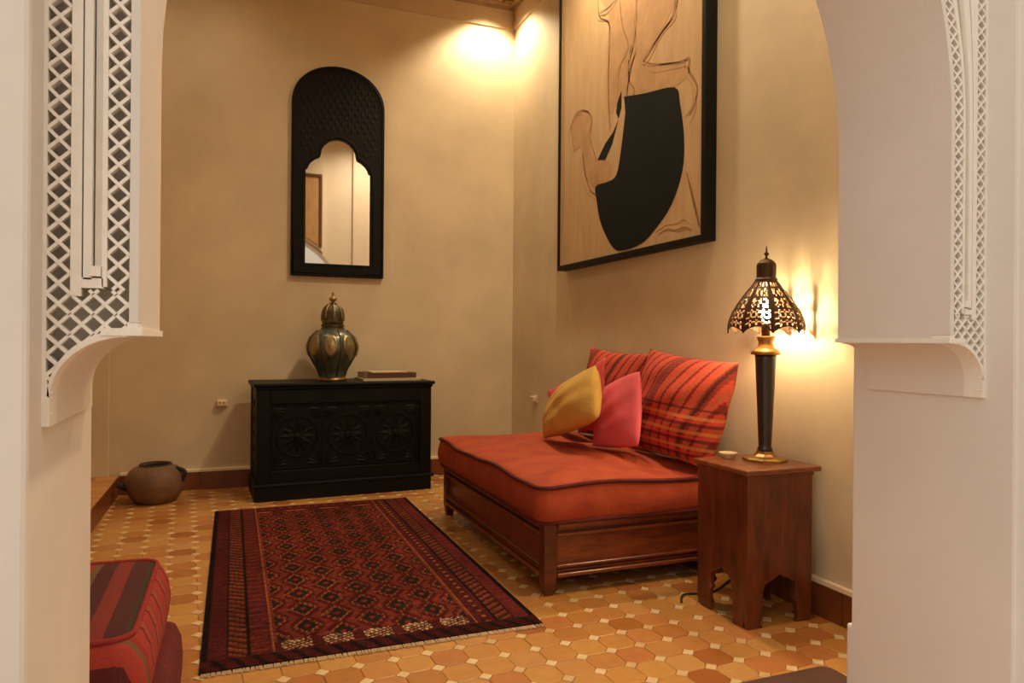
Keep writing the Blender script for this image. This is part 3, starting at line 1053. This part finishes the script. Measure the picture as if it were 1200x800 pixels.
# ---------------------------------------------------------------- jar on the chest
jar = thing('lidded_jar', (-1.408, -0.285, 0.730), 'tall green grey lidded jar with silver bands on the chest', 'jar')
jp = [(0.0, 0.0), (0.088, 0.0), (0.090, 0.012), (0.084, 0.03), (0.098, 0.07), (0.128, 0.12), (0.152, 0.165), (0.163, 0.205), (0.161, 0.245), (0.148, 0.285), (0.125, 0.315), (0.098, 0.335), (0.075, 0.345), (0.0, 0.345)]
MB().lathe(jp, 64, mod=lambda a, z: 1 + (0.018 * abs(math.cos(4 * a)) if 0.05 < z < 0.33 else 0)).build('body', M['glaze'], jar, smooth=True)
MB().lathe([(0.0, 0.0), (0.093, 0.0), (0.094, 0.010), (0.087, 0.022), (0.080, 0.022)], 40).build('foot', M['brass'], jar, smooth=True)
jz, jr = [z for r, z in jp[2:13]], [r for r, z in jp[2:13]]
for k in range(8):
    a0 = 2 * PI * k / 8 + 0.2
    pts = []
    for i in range(19):                     # silver strap from foot to neck
        z = 0.03 + 0.305 * i / 18
        r = float(np.interp(z, jz, jr)) + 0.004
        pts.append((r * math.cos(a0), r * math.sin(a0), z))
    MB().tube(pts, 0.0045, 6).build('strap', M['silverdark'], jar, smooth=True)
    a1 = a0 + PI / 8                         # raised medallion between the straps
    vs, fs = [], []
    for rr, hh in ((1.0, 0.001), (0.86, 0.007), (0.74, 0.004), (0.4, 0.007), (0.0, 0.009)):
        for i in range(20):
            t = 2 * PI * i / 20
            z = 0.232 + 0.075 * rr * math.sin(t)
            an = a1 + 0.26 * rr * math.cos(t) * (1 + 0.25 * math.sin(t))
            r = float(np.interp(z, jz, jr)) * 1.012 + hh
            vs.append((r * math.cos(an), r * math.sin(an), z))
    for q in range(4):
        fs += [(q * 20 + i, q * 20 + (i + 1) % 20, q * 20 + 20 + (i + 1) % 20, q * 20 + 20 + i) for i in range(20)]
    MB().add(vs, fs).build('medallion', M['silver'], jar, smooth=True)
MB().lathe([(0.070, 0.340), (0.079, 0.342), (0.079, 0.350), (0.071, 0.352), (0.071, 0.360), (0.078, 0.363), (0.078, 0.371), (0.070, 0.374)], 40, cap=False).build('neck_rings', M['silverdark'], jar, smooth=False)
lid = MB().lathe([(0.062, 0.340), (0.066, 0.375), (0.071, 0.380), (0.072, 0.400), (0.068, 0.430), (0.070, 0.445), (0.062, 0.475), (0.044, 0.500), (0.03, 0.512), (0.014, 0.518), (0.0, 0.518)], 48,
                 mod=lambda a, z: 1 + (0.03 * abs(math.cos(4 * a)) if z > 0.40 else 0)).build('lid', M['silverdark'], jar, smooth=True)
for k in range(8):
    a0 = 2 * PI * k / 8
    pts = [(r * math.cos(a0), r * math.sin(a0), z) for r, z in ((0.073, 0.40), (0.074, 0.43), (0.072, 0.455), (0.060, 0.485), (0.038, 0.507), (0.02, 0.519))]
    MB().tube(pts, 0.005, 6).build('lid_rib', M['silver'], lid, smooth=True)
MB().lathe([(0.0, 0.516), (0.012, 0.518), (0.010, 0.528), (0.022, 0.536), (0.026, 0.547), (0.020, 0.556), (0.008, 0.562), (0.006, 0.575), (0.010, 0.583), (0.003, 0.594), (0.0, 0.602)], 20).build('finial', M['brass'], jar, smooth=True)

# ---------------------------------------------------------------- books on the chest
z = 0.7302
for (nm, label, sx, sy, sz, rz_, cov, dx) in (('magazine', 'wide pale magazine lying flat under the book on the chest', 0.40, 0.27, 0.016, 0.03, 'palecover', 0.0),
                                             ('book', 'dark brown book lying on the pale magazine on the chest', 0.345, 0.24, 0.036, 0.07, 'bookcover', -0.005),
                                             ('booklet', 'thin pale booklet on top of the dark book on the chest', 0.25, 0.19, 0.006, 0.05, 'palecover', -0.01)):
    b = thing(nm, (-1.035 + dx, -0.27, z), label, 'book', rz=CHR + rz_)
    c_ = 0.0025 if sz > 0.02 else 0.0012
    MB().box((-sx / 2, -sy / 2, 0), (sx / 2, sy / 2, c_)).box((-sx / 2, -sy / 2, sz - c_), (sx / 2, sy / 2, sz)).box((-sx / 2, -sy / 2, c_), (sx / 2, -sy / 2 + c_, sz - c_)).build('cover', M[cov], b)
    MB().box((-sx / 2 + 0.004, -sy / 2 + c_, c_), (sx / 2 - 0.004, sy / 2 - 0.004, sz - c_)).build('pages', M['paper'], b)
    z += sz + 0.0002

# ---------------------------------------------------------------- mirror
mir = thing('wall_mirror', (-1.342, 0.0, 1.447), 'tall black carved mirror with arched top and scalloped glass above the chest', 'mirror')
hw, zsp, rise, H = 0.322, 1.20, 0.286, 1.486
outer = [(-hw, 0.0), (hw, 0.0)] + [(hw * math.cos(t) , zsp + rise * math.sin(t) ** 0.92) for t in [PI * k / 40 for k in range(41)]]
gw = 0.226
half_op = [(gw, 0.09), (gw, 0.745), (0.212, 0.752), (0.205, 0.775), (0.188, 0.800), (0.160, 0.822), (0.142, 0.832), (0.128, 0.838), (0.124, 0.856), (0.118, 0.892), (0.10, 0.925), (0.07, 0.952), (0.035, 0.968), (0.0, 0.974)]
hole = half_op + [(-x, z_) for x, z_ in half_op[-2::-1]]
frame = link('frame', poly_mesh([outer, hole], 'Y', -0.036, -0.004), M['black'], mir, bevel=0.004)
MB().box((-gw - 0.02, -0.012, 0.07), (gw + 0.02, -0.004, 1.0)).build('glass', M['mirror'], mir)
# raised edge moulding and carved field
oc = [(x * 0.955, 0.022 + z_ * 0.972, 0) for x, z_ in outer]
MB().tube([(x, -0.037, z_) for x, z_, _ in oc], 0.005, 6, closed=True).build('edge_moulding', M['black'], frame, smooth=True)
hc = [(x * 1.07, z_ + (0.012 if z_ > 0.7 else (-0.012 if z_ < 0.1 else 0))) for x, z_ in hole]
MB().tube([(x, -0.037, z_) for x, z_ in hc], 0.004, 6, closed=True).build('glass_moulding', M['black'], frame, smooth=True)
mb = MB()
for i in range(-6, 7):
    for j in range(0, 18):
        x, z_ = i * 0.046 + (0.023 if j % 2 else 0), 0.80 + j * 0.040
        inside_out = abs(x) < 0.27 and (z_ < zsp or (x / (hw * 0.85)) ** 2 + ((z_ - zsp) / (rise * 0.82)) ** 2 < 1)
        if not inside_out or (abs(x) < 0.25 and z_ < 0.86) or (abs(x) < 0.17 and z_ < 1.02) or z_ < 0.86: continue
        mb.add([(x - 0.019, -0.0355, z_), (x, -0.0355, z_ - 0.028), (x + 0.019, -0.0355, z_), (x, -0.0355, z_ + 0.028), (x, -0.0385, z_)],
               [(0, 1, 4), (1, 2, 4), (2, 3, 4), (3, 0, 4)])
o = mb.build('carved_field', M['black'], frame)
o['kind'] = 'stuff'

# ---------------------------------------------------------------- painting on the right wall
PY0, PY1, PZ0, PZ1 = -2.515, -0.955, 1.462, 3.40
pt = thing('painting', (0.0, (PY0 + PY1) / 2, PZ0), 'large framed painting of a seated figure with black shape above the daybed', 'painting')
fw, fd = 0.030, 0.066
canvas = part(pt, MB().box((-0.052, PY0 + 0.01, PZ0 + 0.01), (-0.006, PY1 - 0.01, PZ1 - 0.01)), 'canvas', M['canvas'])
for a, b in (((PY0, PZ0), (PY1, PZ0 + fw)), ((PY0, PZ1 - fw), (PY1, PZ1)), ((PY0, PZ0 + fw), (PY0 + fw, PZ1 - fw)), ((PY1 - fw * 0.5, PZ0 + fw), (PY1, PZ1 - fw))):
    part(pt, MB().box((-fd, a[0], a[1]), (-0.002, b[0], b[1])), 'frame_bar', M['black'], bevel=0.003)


def art_poly(name, pts, mat, h=0.0012):
    me = poly_mesh([[(-a, b) for a, b in pts]], 'X', -0.052 - h, -0.0515)
    o = link(name, me, mat, canvas)
    o.data.transform(Matrix.Translation(-pt.location))
    return o


def smooth_line(pts, k=6):
    out = []
    P4 = [pts[0]] + list(pts) + [pts[-1]]
    for i in range(1, len(P4) - 2):
        p0, p1, p2, p3 = [np.array(q) for q in P4[i - 1:i + 3]]
        for s in range(k):
            t = s / k
            out.append(tuple(0.5 * (2 * p1 + (p2 - p0) * t + (2 * p0 - 5 * p1 + 4 * p2 - p3) * t * t + (3 * p1 - p0 - 3 * p2 + p3) * t ** 3)))
    out.append(tuple(pts[-1]))
    return out


def art_line(pts, wd=0.007, mat='sepia'):
    """a flat brush line on the canvas"""
    s = smooth_line(pts)
    A, B = [], []
    for i, (a, b) in enumerate(s):
        d_ = np.array(s[min(i + 1, len(s) - 1)]) - np.array(s[max(i - 1, 0)])
        d_ = d_ / (np.linalg.norm(d_) + 1e-9)
        hw_ = wd * (0.35 + 0.65 * math.sin(PI * (i + 1) / (len(s) + 1)))
        A.append((a - d_[1] * hw_, b + d_[0] * hw_))
        B.append((a + d_[1] * hw_, b - d_[0] * hw_))
    vs = [(-0.0532, -a, b) for a, b in A] + [(-0.0532, -a, b) for a, b in B] + [(-0.0515, -a, b) for a, b in A] + [(-0.0515, -a, b) for a, b in B]
    m_ = len(A)
    fs = []
    for i in range(m_ - 1):
        fs += [(i, i + 1, m_ + i + 1, m_ + i), (i, 2 * m_ + i, 2 * m_ + i + 1, i + 1), (m_ + i, m_ + i + 1, 3 * m_ + i + 1, 3 * m_ + i)]
    o = MB().add(vs, fs).build('brush_line', M[mat], canvas)
    o.data.transform(Matrix.Translation(-pt.location))


art_poly('torso_wash', smooth_line([(1.49, 3.0), (1.60, 2.83), (1.61, 2.56), (1.62, 2.30), (1.72, 2.33), (1.86, 2.33), (2.25, 2.24), (2.37, 2.28), (2.30, 2.34), (2.07, 2.42), (1.97, 2.47), (2.12, 2.55), (2.25, 2.66), (2.27, 2.9), (2.1, 3.1), (1.8, 3.12)]), M['sepiafaint'], 0.0006)
art_poly('arm_wash', smooth_line([(1.17, 2.19), (1.12, 2.35), (1.20, 2.42), (1.33, 2.40), (1.40, 2.32), (1.38, 2.2), (1.46, 2.07), (1.62, 2.02), (1.62, 1.93), (1.46, 1.90), (1.31, 2.03), (1.27, 2.2)]), M['sepiafaint'], 0.0006)
art_poly('black_shape', smooth_line([(1.775, 2.342), (2.0, 2.29), (2.254, 2.235), (2.30, 2.14), (2.334, 1.975), (2.323, 1.816), (2.233, 1.67), (2.083, 1.567), (1.962, 1.517), (1.788, 1.502), (1.666, 1.531), (1.524, 1.686), (1.469, 1.829), (1.457, 1.916), (1.60, 1.914), (1.70, 1.935), (1.752, 2.082), (1.79, 2.25)], 4), M['inkblack'])
art_poly('black_wedge', [(1.476, 2.067), (1.569, 2.046), (1.647, 2.119), (1.712, 2.23), (1.656, 2.179), (1.567, 2.139)], M['inkblack'])
art_poly('black_sliver', [(1.690, 2.28), (1.701, 2.332), (1.747, 2.385), (1.748, 2.294), (1.716, 2.24)], M['inkblack'])
for pts, wd in (([(1.171, 2.187), (1.12, 2.35), (1.203, 2.423), (1.33, 2.396), (1.397, 2.325), (1.377, 2.229), (1.466, 2.065)], 0.008),
                ([(1.965, 2.473), (2.071, 2.413), (2.295, 2.34), (2.37, 2.333), (2.371, 2.277), (2.432, 2.185), (2.42, 2.11), (2.374, 2.064)], 0.009),
                ([(2.285, 2.80), (2.255, 2.656), (2.227, 2.585), (2.124, 2.543), (2.006, 2.48), (1.965, 2.464)], 0.011),
                ([(1.93, 3.0), (1.901, 2.813), (1.894, 2.68), (1.878, 2.596), (1.844, 2.54), (1.819, 2.434), (1.882, 2.344), (1.865, 2.318)], 0.010),
                ([(1.46, 3.1), (1.483, 2.908), (1.596, 2.826), (1.608, 2.724), (1.601, 2.557), (1.604, 2.362), (1.626, 2.211)], 0.008),
                ([(1.289, 2.148), (1.313, 2.038), (1.382, 1.921), (1.458, 1.866)], 0.008),
                ([(1.70, 3.05), (1.72, 2.893), (1.751, 2.739), (1.816, 2.596), (1.726, 2.513), (1.70, 2.38)], 0.010),
                ([(1.896, 2.543), (1.845, 2.471), (1.802, 2.338)], 0.012), ([(2.36, 1.80), (2.419, 1.637), (2.46, 1.53)], 0.010),
                ([(2.12, 1.545), (2.2, 1.556), (2.271, 1.542), (2.341, 1.548), (2.395, 1.530)], 0.004), ([(1.483, 2.908), (1.60, 2.88), (1.75, 2.93)], 0.007)):
    art_line(pts, wd * 0.7)
    for rep in range(2):
        jx, jz = random.uniform(-0.03, 0.03), random.uniform(-0.03, 0.03)
        art_line([(a + jx + random.uniform(-0.012, 0.012), b + jz + random.uniform(-0.012, 0.012)) for a, b in pts], wd * 0.4, 'sepiafaint')

# ---------------------------------------------------------------- rug
RX0, RX1, RY0, RY1 = -2.120, -1.005, -2.872, -0.725
rug = thing('rug', ((RX0 + RX1) / 2, (RY0 + RY1) / 2, 0), 'dark red oriental rug with diamond field and striped borders on the tiles', 'rug')
nx, ny = 200, 330
xs = np.linspace(0, RX1 - RX0, nx + 1)
ys = np.linspace(0, RY1 - RY0, ny + 1)
XX, YY = np.meshgrid(xs, ys)
xx, yy = XX.ravel(), YY.ravel()
Wr, Hr = RX1 - RX0, RY1 - RY0
K = {k: srgb(v) for k, v in dict(navy=(26, 16, 15), maroon=(78, 27, 24), rust=(112, 50, 34), red=(126, 38, 35), green=(38, 32, 22), cream=(214, 182, 134), orange=(158, 86, 50), brown=(60, 28, 20)).items()}
col = np.tile(K['rust'], (len(xx), 1))
# field of stepped diamonds
fx, fy = 0.112, 0.17
cxi = np.round(xx / fx)
off = np.mod(cxi, 2) * 0.5
du = np.abs(np.mod(xx / fx + 0.5, 1) - 0.5) * 2
dv = np.abs(np.mod(yy / fy + off + 0.5, 1) - 0.5) * 2
dd = np.floor((du + dv) * 9) / 9
col[dd < 1.25] = K['maroon']
col[dd < 1.0] = K['brown']
col[dd < 0.88] = K['rust']
col[dd < 0.76] = K['maroon']
col[dd < 0.60] = K['green']
col[dd < 0.16] = K['red']
col[(dd > 1.25) & (dd < 1.42)] = K['red']
col[(np.mod(xx * 60 + np.floor(yy * 75) * 0.5, 1) < 0.28) & (dd > 0.62) & (dd < 0.95)] = K['orange']


def border(q, mirror):
    b = q < 0.232
    col[b] = K['rust']
    col[b & (q < 0.222) & (q > 0.212)] = K['orange']
    col[b & (q < 0.212)] = K['maroon'] * 1.25
    sel = b & (q > 0.148) & (q < 0.206)
    tt = np.mod(yy / 0.052, 1)
    if mirror:
        s2 = np.abs(q - 0.177) / 0.024 + np.abs(tt - 0.5) * 2
        col[sel & (s2 < 1.0)] = K['brown']
        col[sel & (s2 < 0.5)] = K['orange']
    else:
        col[sel & (tt < 0.18)] = K['rust']
    col[b & (q < 0.148)] = K['navy']
    sel = b & (q > 0.082) & (q < 0.136)
    tz = np.mod(yy / 0.045 + (q - 0.082) / 0.054 * 0.9, 1)
    col[sel] = K['brown']
    col[sel & (tz < 0.42)] = K['rust']
    col[sel & (tz > 0.42) & (tz < 0.52)] = K['orange'] * 0.8
    col[b & (q < 0.074) & (q > 0.020)] = K['maroon'] * (1.7 if mirror else 1.0)
    col[b & (q < 0.018)] = K['navy']


border(xx, False)
border(Wr - xx, True)
# ends
inx = (xx > 0.222) & (xx < Wr - 0.222)
e = yy < 0.075
col[e] = K['maroon'] * 0.75
col[e & (np.mod(xx / 0.06 + yy * 8, 1) < 0.35)] = K['navy']
band = (yy > 0.082) & (yy < 0.150) & inx
col[band] = K['maroon']
gx = np.mod((xx - 0.222) / ((Wr - 0.444) / 5), 1)
pat = (np.abs(np.mod(gx * 7 + yy * 40, 1) - 0.5) < 0.22) & (np.abs(np.mod(yy * 52 - gx * 3, 1) - 0.5) < 0.33)
col[band & (gx > 0.14) & (gx < 0.86) & pat] = K['cream']
e2 = (yy > Hr - 0.16) & inx
col[e2] = K['maroon'] * 1.15
col[e2 & (np.abs(yy - Hr + 0.125) < 0.007) & (np.mod(xx / 0.19, 1) < 0.6)] = K['orange'] * 1.4
col[e2 & (np.abs(yy - Hr + 0.05) < 0.02) & (np.mod(xx / 0.05, 1) < 0.4)] = K['rust']
streak = np.repeat(rng.random((ny + 1, nx // 5 + 1)), 5, axis=1)[:, :nx + 1].ravel()
col *= (1 + 0.55 * (rng.random(len(xx)) - 0.5))[:, None] * (1 + 0.7 * (streak - 0.5))[:, None]
col *= (1 + 0.10 * np.sin(yy * 9 + 2 * np.sin(xx * 5)))[:, None]
zt = 0.0078 + 0.0006 * np.sin(xx * 17) * np.sin(yy * 13)
gv = np.stack([xx - Wr / 2, yy - Hr / 2, zt], 1)
idx = np.arange((nx + 1) * (ny + 1)).reshape(ny + 1, nx + 1)
faces = np.stack([idx[:-1, :-1], idx[:-1, 1:], idx[1:, 1:], idx[1:, :-1]], -1).reshape(-1, 4)
rim = list(idx[0, :]) + list(idx[1:, -1]) + list(idx[-1, -2::-1]) + list(idx[-2:0:-1, 0])
rv = [(gv[i][0] * 1.0005, gv[i][1] * 1.0005, 0.0008) for i in rim]
n0 = len(gv)
side = [(int(rim[k]), n0 + k, n0 + (k + 1) % len(rim), int(rim[(k + 1) % len(rim)])) for k in range(len(rim))]
me = bpy.data.meshes.new('pile')
me.from_pydata([tuple(v) for v in gv] + rv, [], [tuple(int(q) for q in f) for f in faces] + side)
attr_color(me, np.vstack([col, np.tile(K['navy'], (len(rv), 1))]))
link('pile', me, M['rug'], rug)
for yy0, yy1 in ((-Hr / 2 - 0.028, -Hr / 2 - 0.0005), (Hr / 2 + 0.0005, Hr / 2 + 0.02)):
    fb = MB()
    for k in range(150):
        x = -Wr / 2 + 0.004 + (Wr - 0.012) * k / 149
        j = random.uniform(-0.002, 0.002)
        fb.box((x + j, yy0 + random.uniform(0, 0.006) * (1 if yy0 < 0 else 0), 0.0008), (x + j + 0.0058, yy1, 0.0045))
    o = fb.build('fringe', M['fringe'], rug)
    o['kind'] = 'stuff'


# ---------------------------------------------------------------- striped floor cushions
def stripes(name, stops, period, x_off=0.0, axis=0):
    m = bpy.data.materials.new(name)
    m.use_nodes = True
    N, L = m.node_tree.nodes, m.node_tree.links
    b = N['Principled BSDF']
    b.inputs['Roughness'].default_value = 0.9
    tc = N.new('ShaderNodeTexCoord')
    sp = N.new('ShaderNodeSeparateXYZ')
    L.new(tc.outputs['Object'], sp.inputs[0])
    ma = N.new('ShaderNodeMath'); ma.operation = 'MULTIPLY_ADD'
    ma.inputs[1].default_value = 1 / period
    ma.inputs[2].default_value = x_off
    fr_ = N.new('ShaderNodeMath'); fr_.operation = 'FRACT'
    cr = N.new('ShaderNodeValToRGB')
    cr.color_ramp.interpolation = 'CONSTANT'
    e = cr.color_ramp.elements
    e[0].position = 0; e[0].color = lin(stops[0][1]) + (1,)
    e[1].position = stops[1][0]; e[1].color = lin(stops[1][1]) + (1,)
    for p_, c_ in stops[2:]:
        k = e.new(p_); k.color = lin(c_) + (1,)
    nz = N.new('ShaderNodeTexNoise'); nz.inputs['Scale'].default_value = 120
    bp = N.new('ShaderNodeBump'); bp.inputs['Strength'].default_value = 0.4; bp.inputs['Distance'].default_value = 0.004
    L.new(sp.outputs[axis], ma.inputs[0]); L.new(ma.outputs[0], fr_.inputs[0]); L.new(fr_.outputs[0], cr.inputs[0])
    L.new(cr.outputs[0], b.inputs['Base Color']); L.new(tc.outputs['Object'], nz.inputs['Vector'])
    L.new(nz.outputs[0], bp.inputs['Height']); L.new(bp.outputs[0], b.inputs['Normal'])
    return m


M['poufstripe'] = stripes('pouf_stripe', [(0, (132, 44, 32)), (0.08, (78, 28, 24)), (0.24, (66, 44, 26)), (0.32, (108, 86, 46)), (0.42, (164, 42, 32)), (0.68, (112, 80, 44)), (0.76, (78, 26, 24)), (0.92, (128, 44, 34))], 0.235, 0.15)
M['poufside'] = stripes('pouf_side_stripe', [(0, (164, 52, 42)), (0.45, (96, 34, 28)), (0.58, (172, 60, 46)), (0.8, (120, 84, 52)), (0.88, (150, 44, 38))], 0.11, 0.5, 1)
M['poufred'] = material('pouf_dark_red', (104, 28, 28), 0.9, 0.2, 30.0, 0.3, 60.0)
M['poufpiping'] = material('pouf_red_piping', (150, 44, 36), 0.9, 0.15, 40.0)
pf = thing('floor_cushion', (-2.5, -3.21, 0.0), 'dark red floor cushion lying on the tiles under the striped one', 'cushion')
padded(pf, -2.83, -2.165, -3.56, -2.885, [(0.03, 0.002), (0.006, 0.008), (-0.004, 0.05), (-0.006, 0.1), (-0.002, 0.15), (0.012, 0.186), (0.03, 0.194), (0.08, 0.197), (0.16, 0.198), (0.25, 0.198)], M['poufred'], M['piping'], [], rad=0.05, wave=0.003)
pf = thing('floor_cushion', (-2.5, -3.21, 0.198), 'striped red and olive floor cushion with red piping lying on the dark red one', 'cushion')
padded(pf, -2.81, -2.20, -3.53, -2.905, [(0.03, 0.200), (0.010, 0.206), (-0.006, 0.24), (-0.010, 0.28), (-0.004, 0.325), (0.012, 0.362), (0.024, 0.372), (0.04, 0.376), (0.09, 0.381), (0.16, 0.385), (0.24, 0.387)], M['poufstripe'], M['poufpiping'], [6], rad=0.055, wave=0.003, pr=0.007, side_mat=M['poufside'])

# ---------------------------------------------------------------- clay pot
pot = thing('clay_pot', (-2.468, -0.30, 0.0), 'round dark clay cooking pot with loop handles on the floor by the step', 'pot')
MB().lathe([(0.0, 0.0), (0.10, 0.0), (0.118, 0.008), (0.148, 0.05), (0.165, 0.11), (0.164, 0.15), (0.150, 0.188), (0.122, 0.212), (0.095, 0.222), (0.088, 0.230), (0.082, 0.230), (0.080, 0.218), (0.10, 0.205), (0.13, 0.17), (0.15, 0.12), (0.13, 0.05), (0.0, 0.02)], 48).build('body', M['clay'], pot, smooth=True)
MB().lathe([(0.080, 0.226), (0.088, 0.223), (0.093, 0.229), (0.088, 0.235), (0.080, 0.232)], 40, cap=False).build('rim', M['claydark'], pot, smooth=True)
for a0 in (-0.35,):
    pts = []
    for k in range(13):
        t = k / 12
        r = 0.125 + 0.036 * math.sin(PI * t) + 0.034 * t
        zz_ = 0.205 - 0.075 * t + 0.016 * math.sin(PI * t)
        pts.append((r * math.cos(a0), r * math.sin(a0), zz_))
    MB().tube(pts, 0.0125, 8).build('handle', M['claydark'], pot, smooth=True)

MB().tube([(-0.145, -0.02, 0.10), (-0.185, -0.025, 0.112), (-0.20, -0.027, 0.122)], [0.026, 0.020, 0.018], 12).build('spout', M['claydark'], pot, smooth=True)


# ---------------------------------------------------------------- wall sockets
def socket(loc, rz_, label):
    s = thing('wall_socket', loc, label, 'socket', rz=rz_)
    MB().box((-0.036, -0.010, 0.01), (0.036, 0.0, 0.06)).build('plate', M['plastic'], s, bevel=0.004)
    MB().box((-0.030, -0.034, 0.016), (0.030, -0.010, 0.054)).build('face_block', M['plastic'], s, bevel=0.006)
    for dx in (-0.012, 0.012):
        MB().box((dx - 0.004, -0.0346, 0.036), (dx + 0.004, -0.033, 0.044)).build('pin_hole', M['hole'], s)
    return s


socket((-2.097, 0.0, 0.535), 0, 'small cream wall socket between the chest and the clay pot')
socket((0.0, -0.472, 0.555), -PI / 2, 'small cream wall socket near the corner above the mattress')

# ---------------------------------------------------------------- low tea table, its corner in view by the arch
tt_ = thing('tea_table', (-0.66, -3.76, 0.0), 'low dark brown wooden tea table by the arch pier', 'table')
TT = (-0.93, -0.475, -3.865, -3.64)
lp = []
for cx_, cy_, a0 in ((TT[1] - 0.03, TT[3] - 0.03, 0), (TT[0] + 0.03, TT[3] - 0.03, PI / 2), (TT[0] + 0.03, TT[2] + 0.03, PI), (TT[1] - 0.03, TT[2] + 0.03, 1.5 * PI)):
    for k in range(6):
        a = a0 + PI / 2 * k / 5
        lp.append((cx_ + 0.03 * math.cos(a), cy_ + 0.03 * math.sin(a)))
settle(link('table_top', poly_mesh([lp], 'Z', 0.080, 0.100), M['darkwood'], tt_, bevel=0.005))
for x0 in (TT[0] + 0.03, TT[1] - 0.055):
    for y0 in (TT[2] + 0.03, TT[3] - 0.055):
        part(tt_, MB().box((x0, y0, 0.0), (x0 + 0.025, y0 + 0.025, 0.08)), 'leg', M['darkwood'], bevel=0.003)
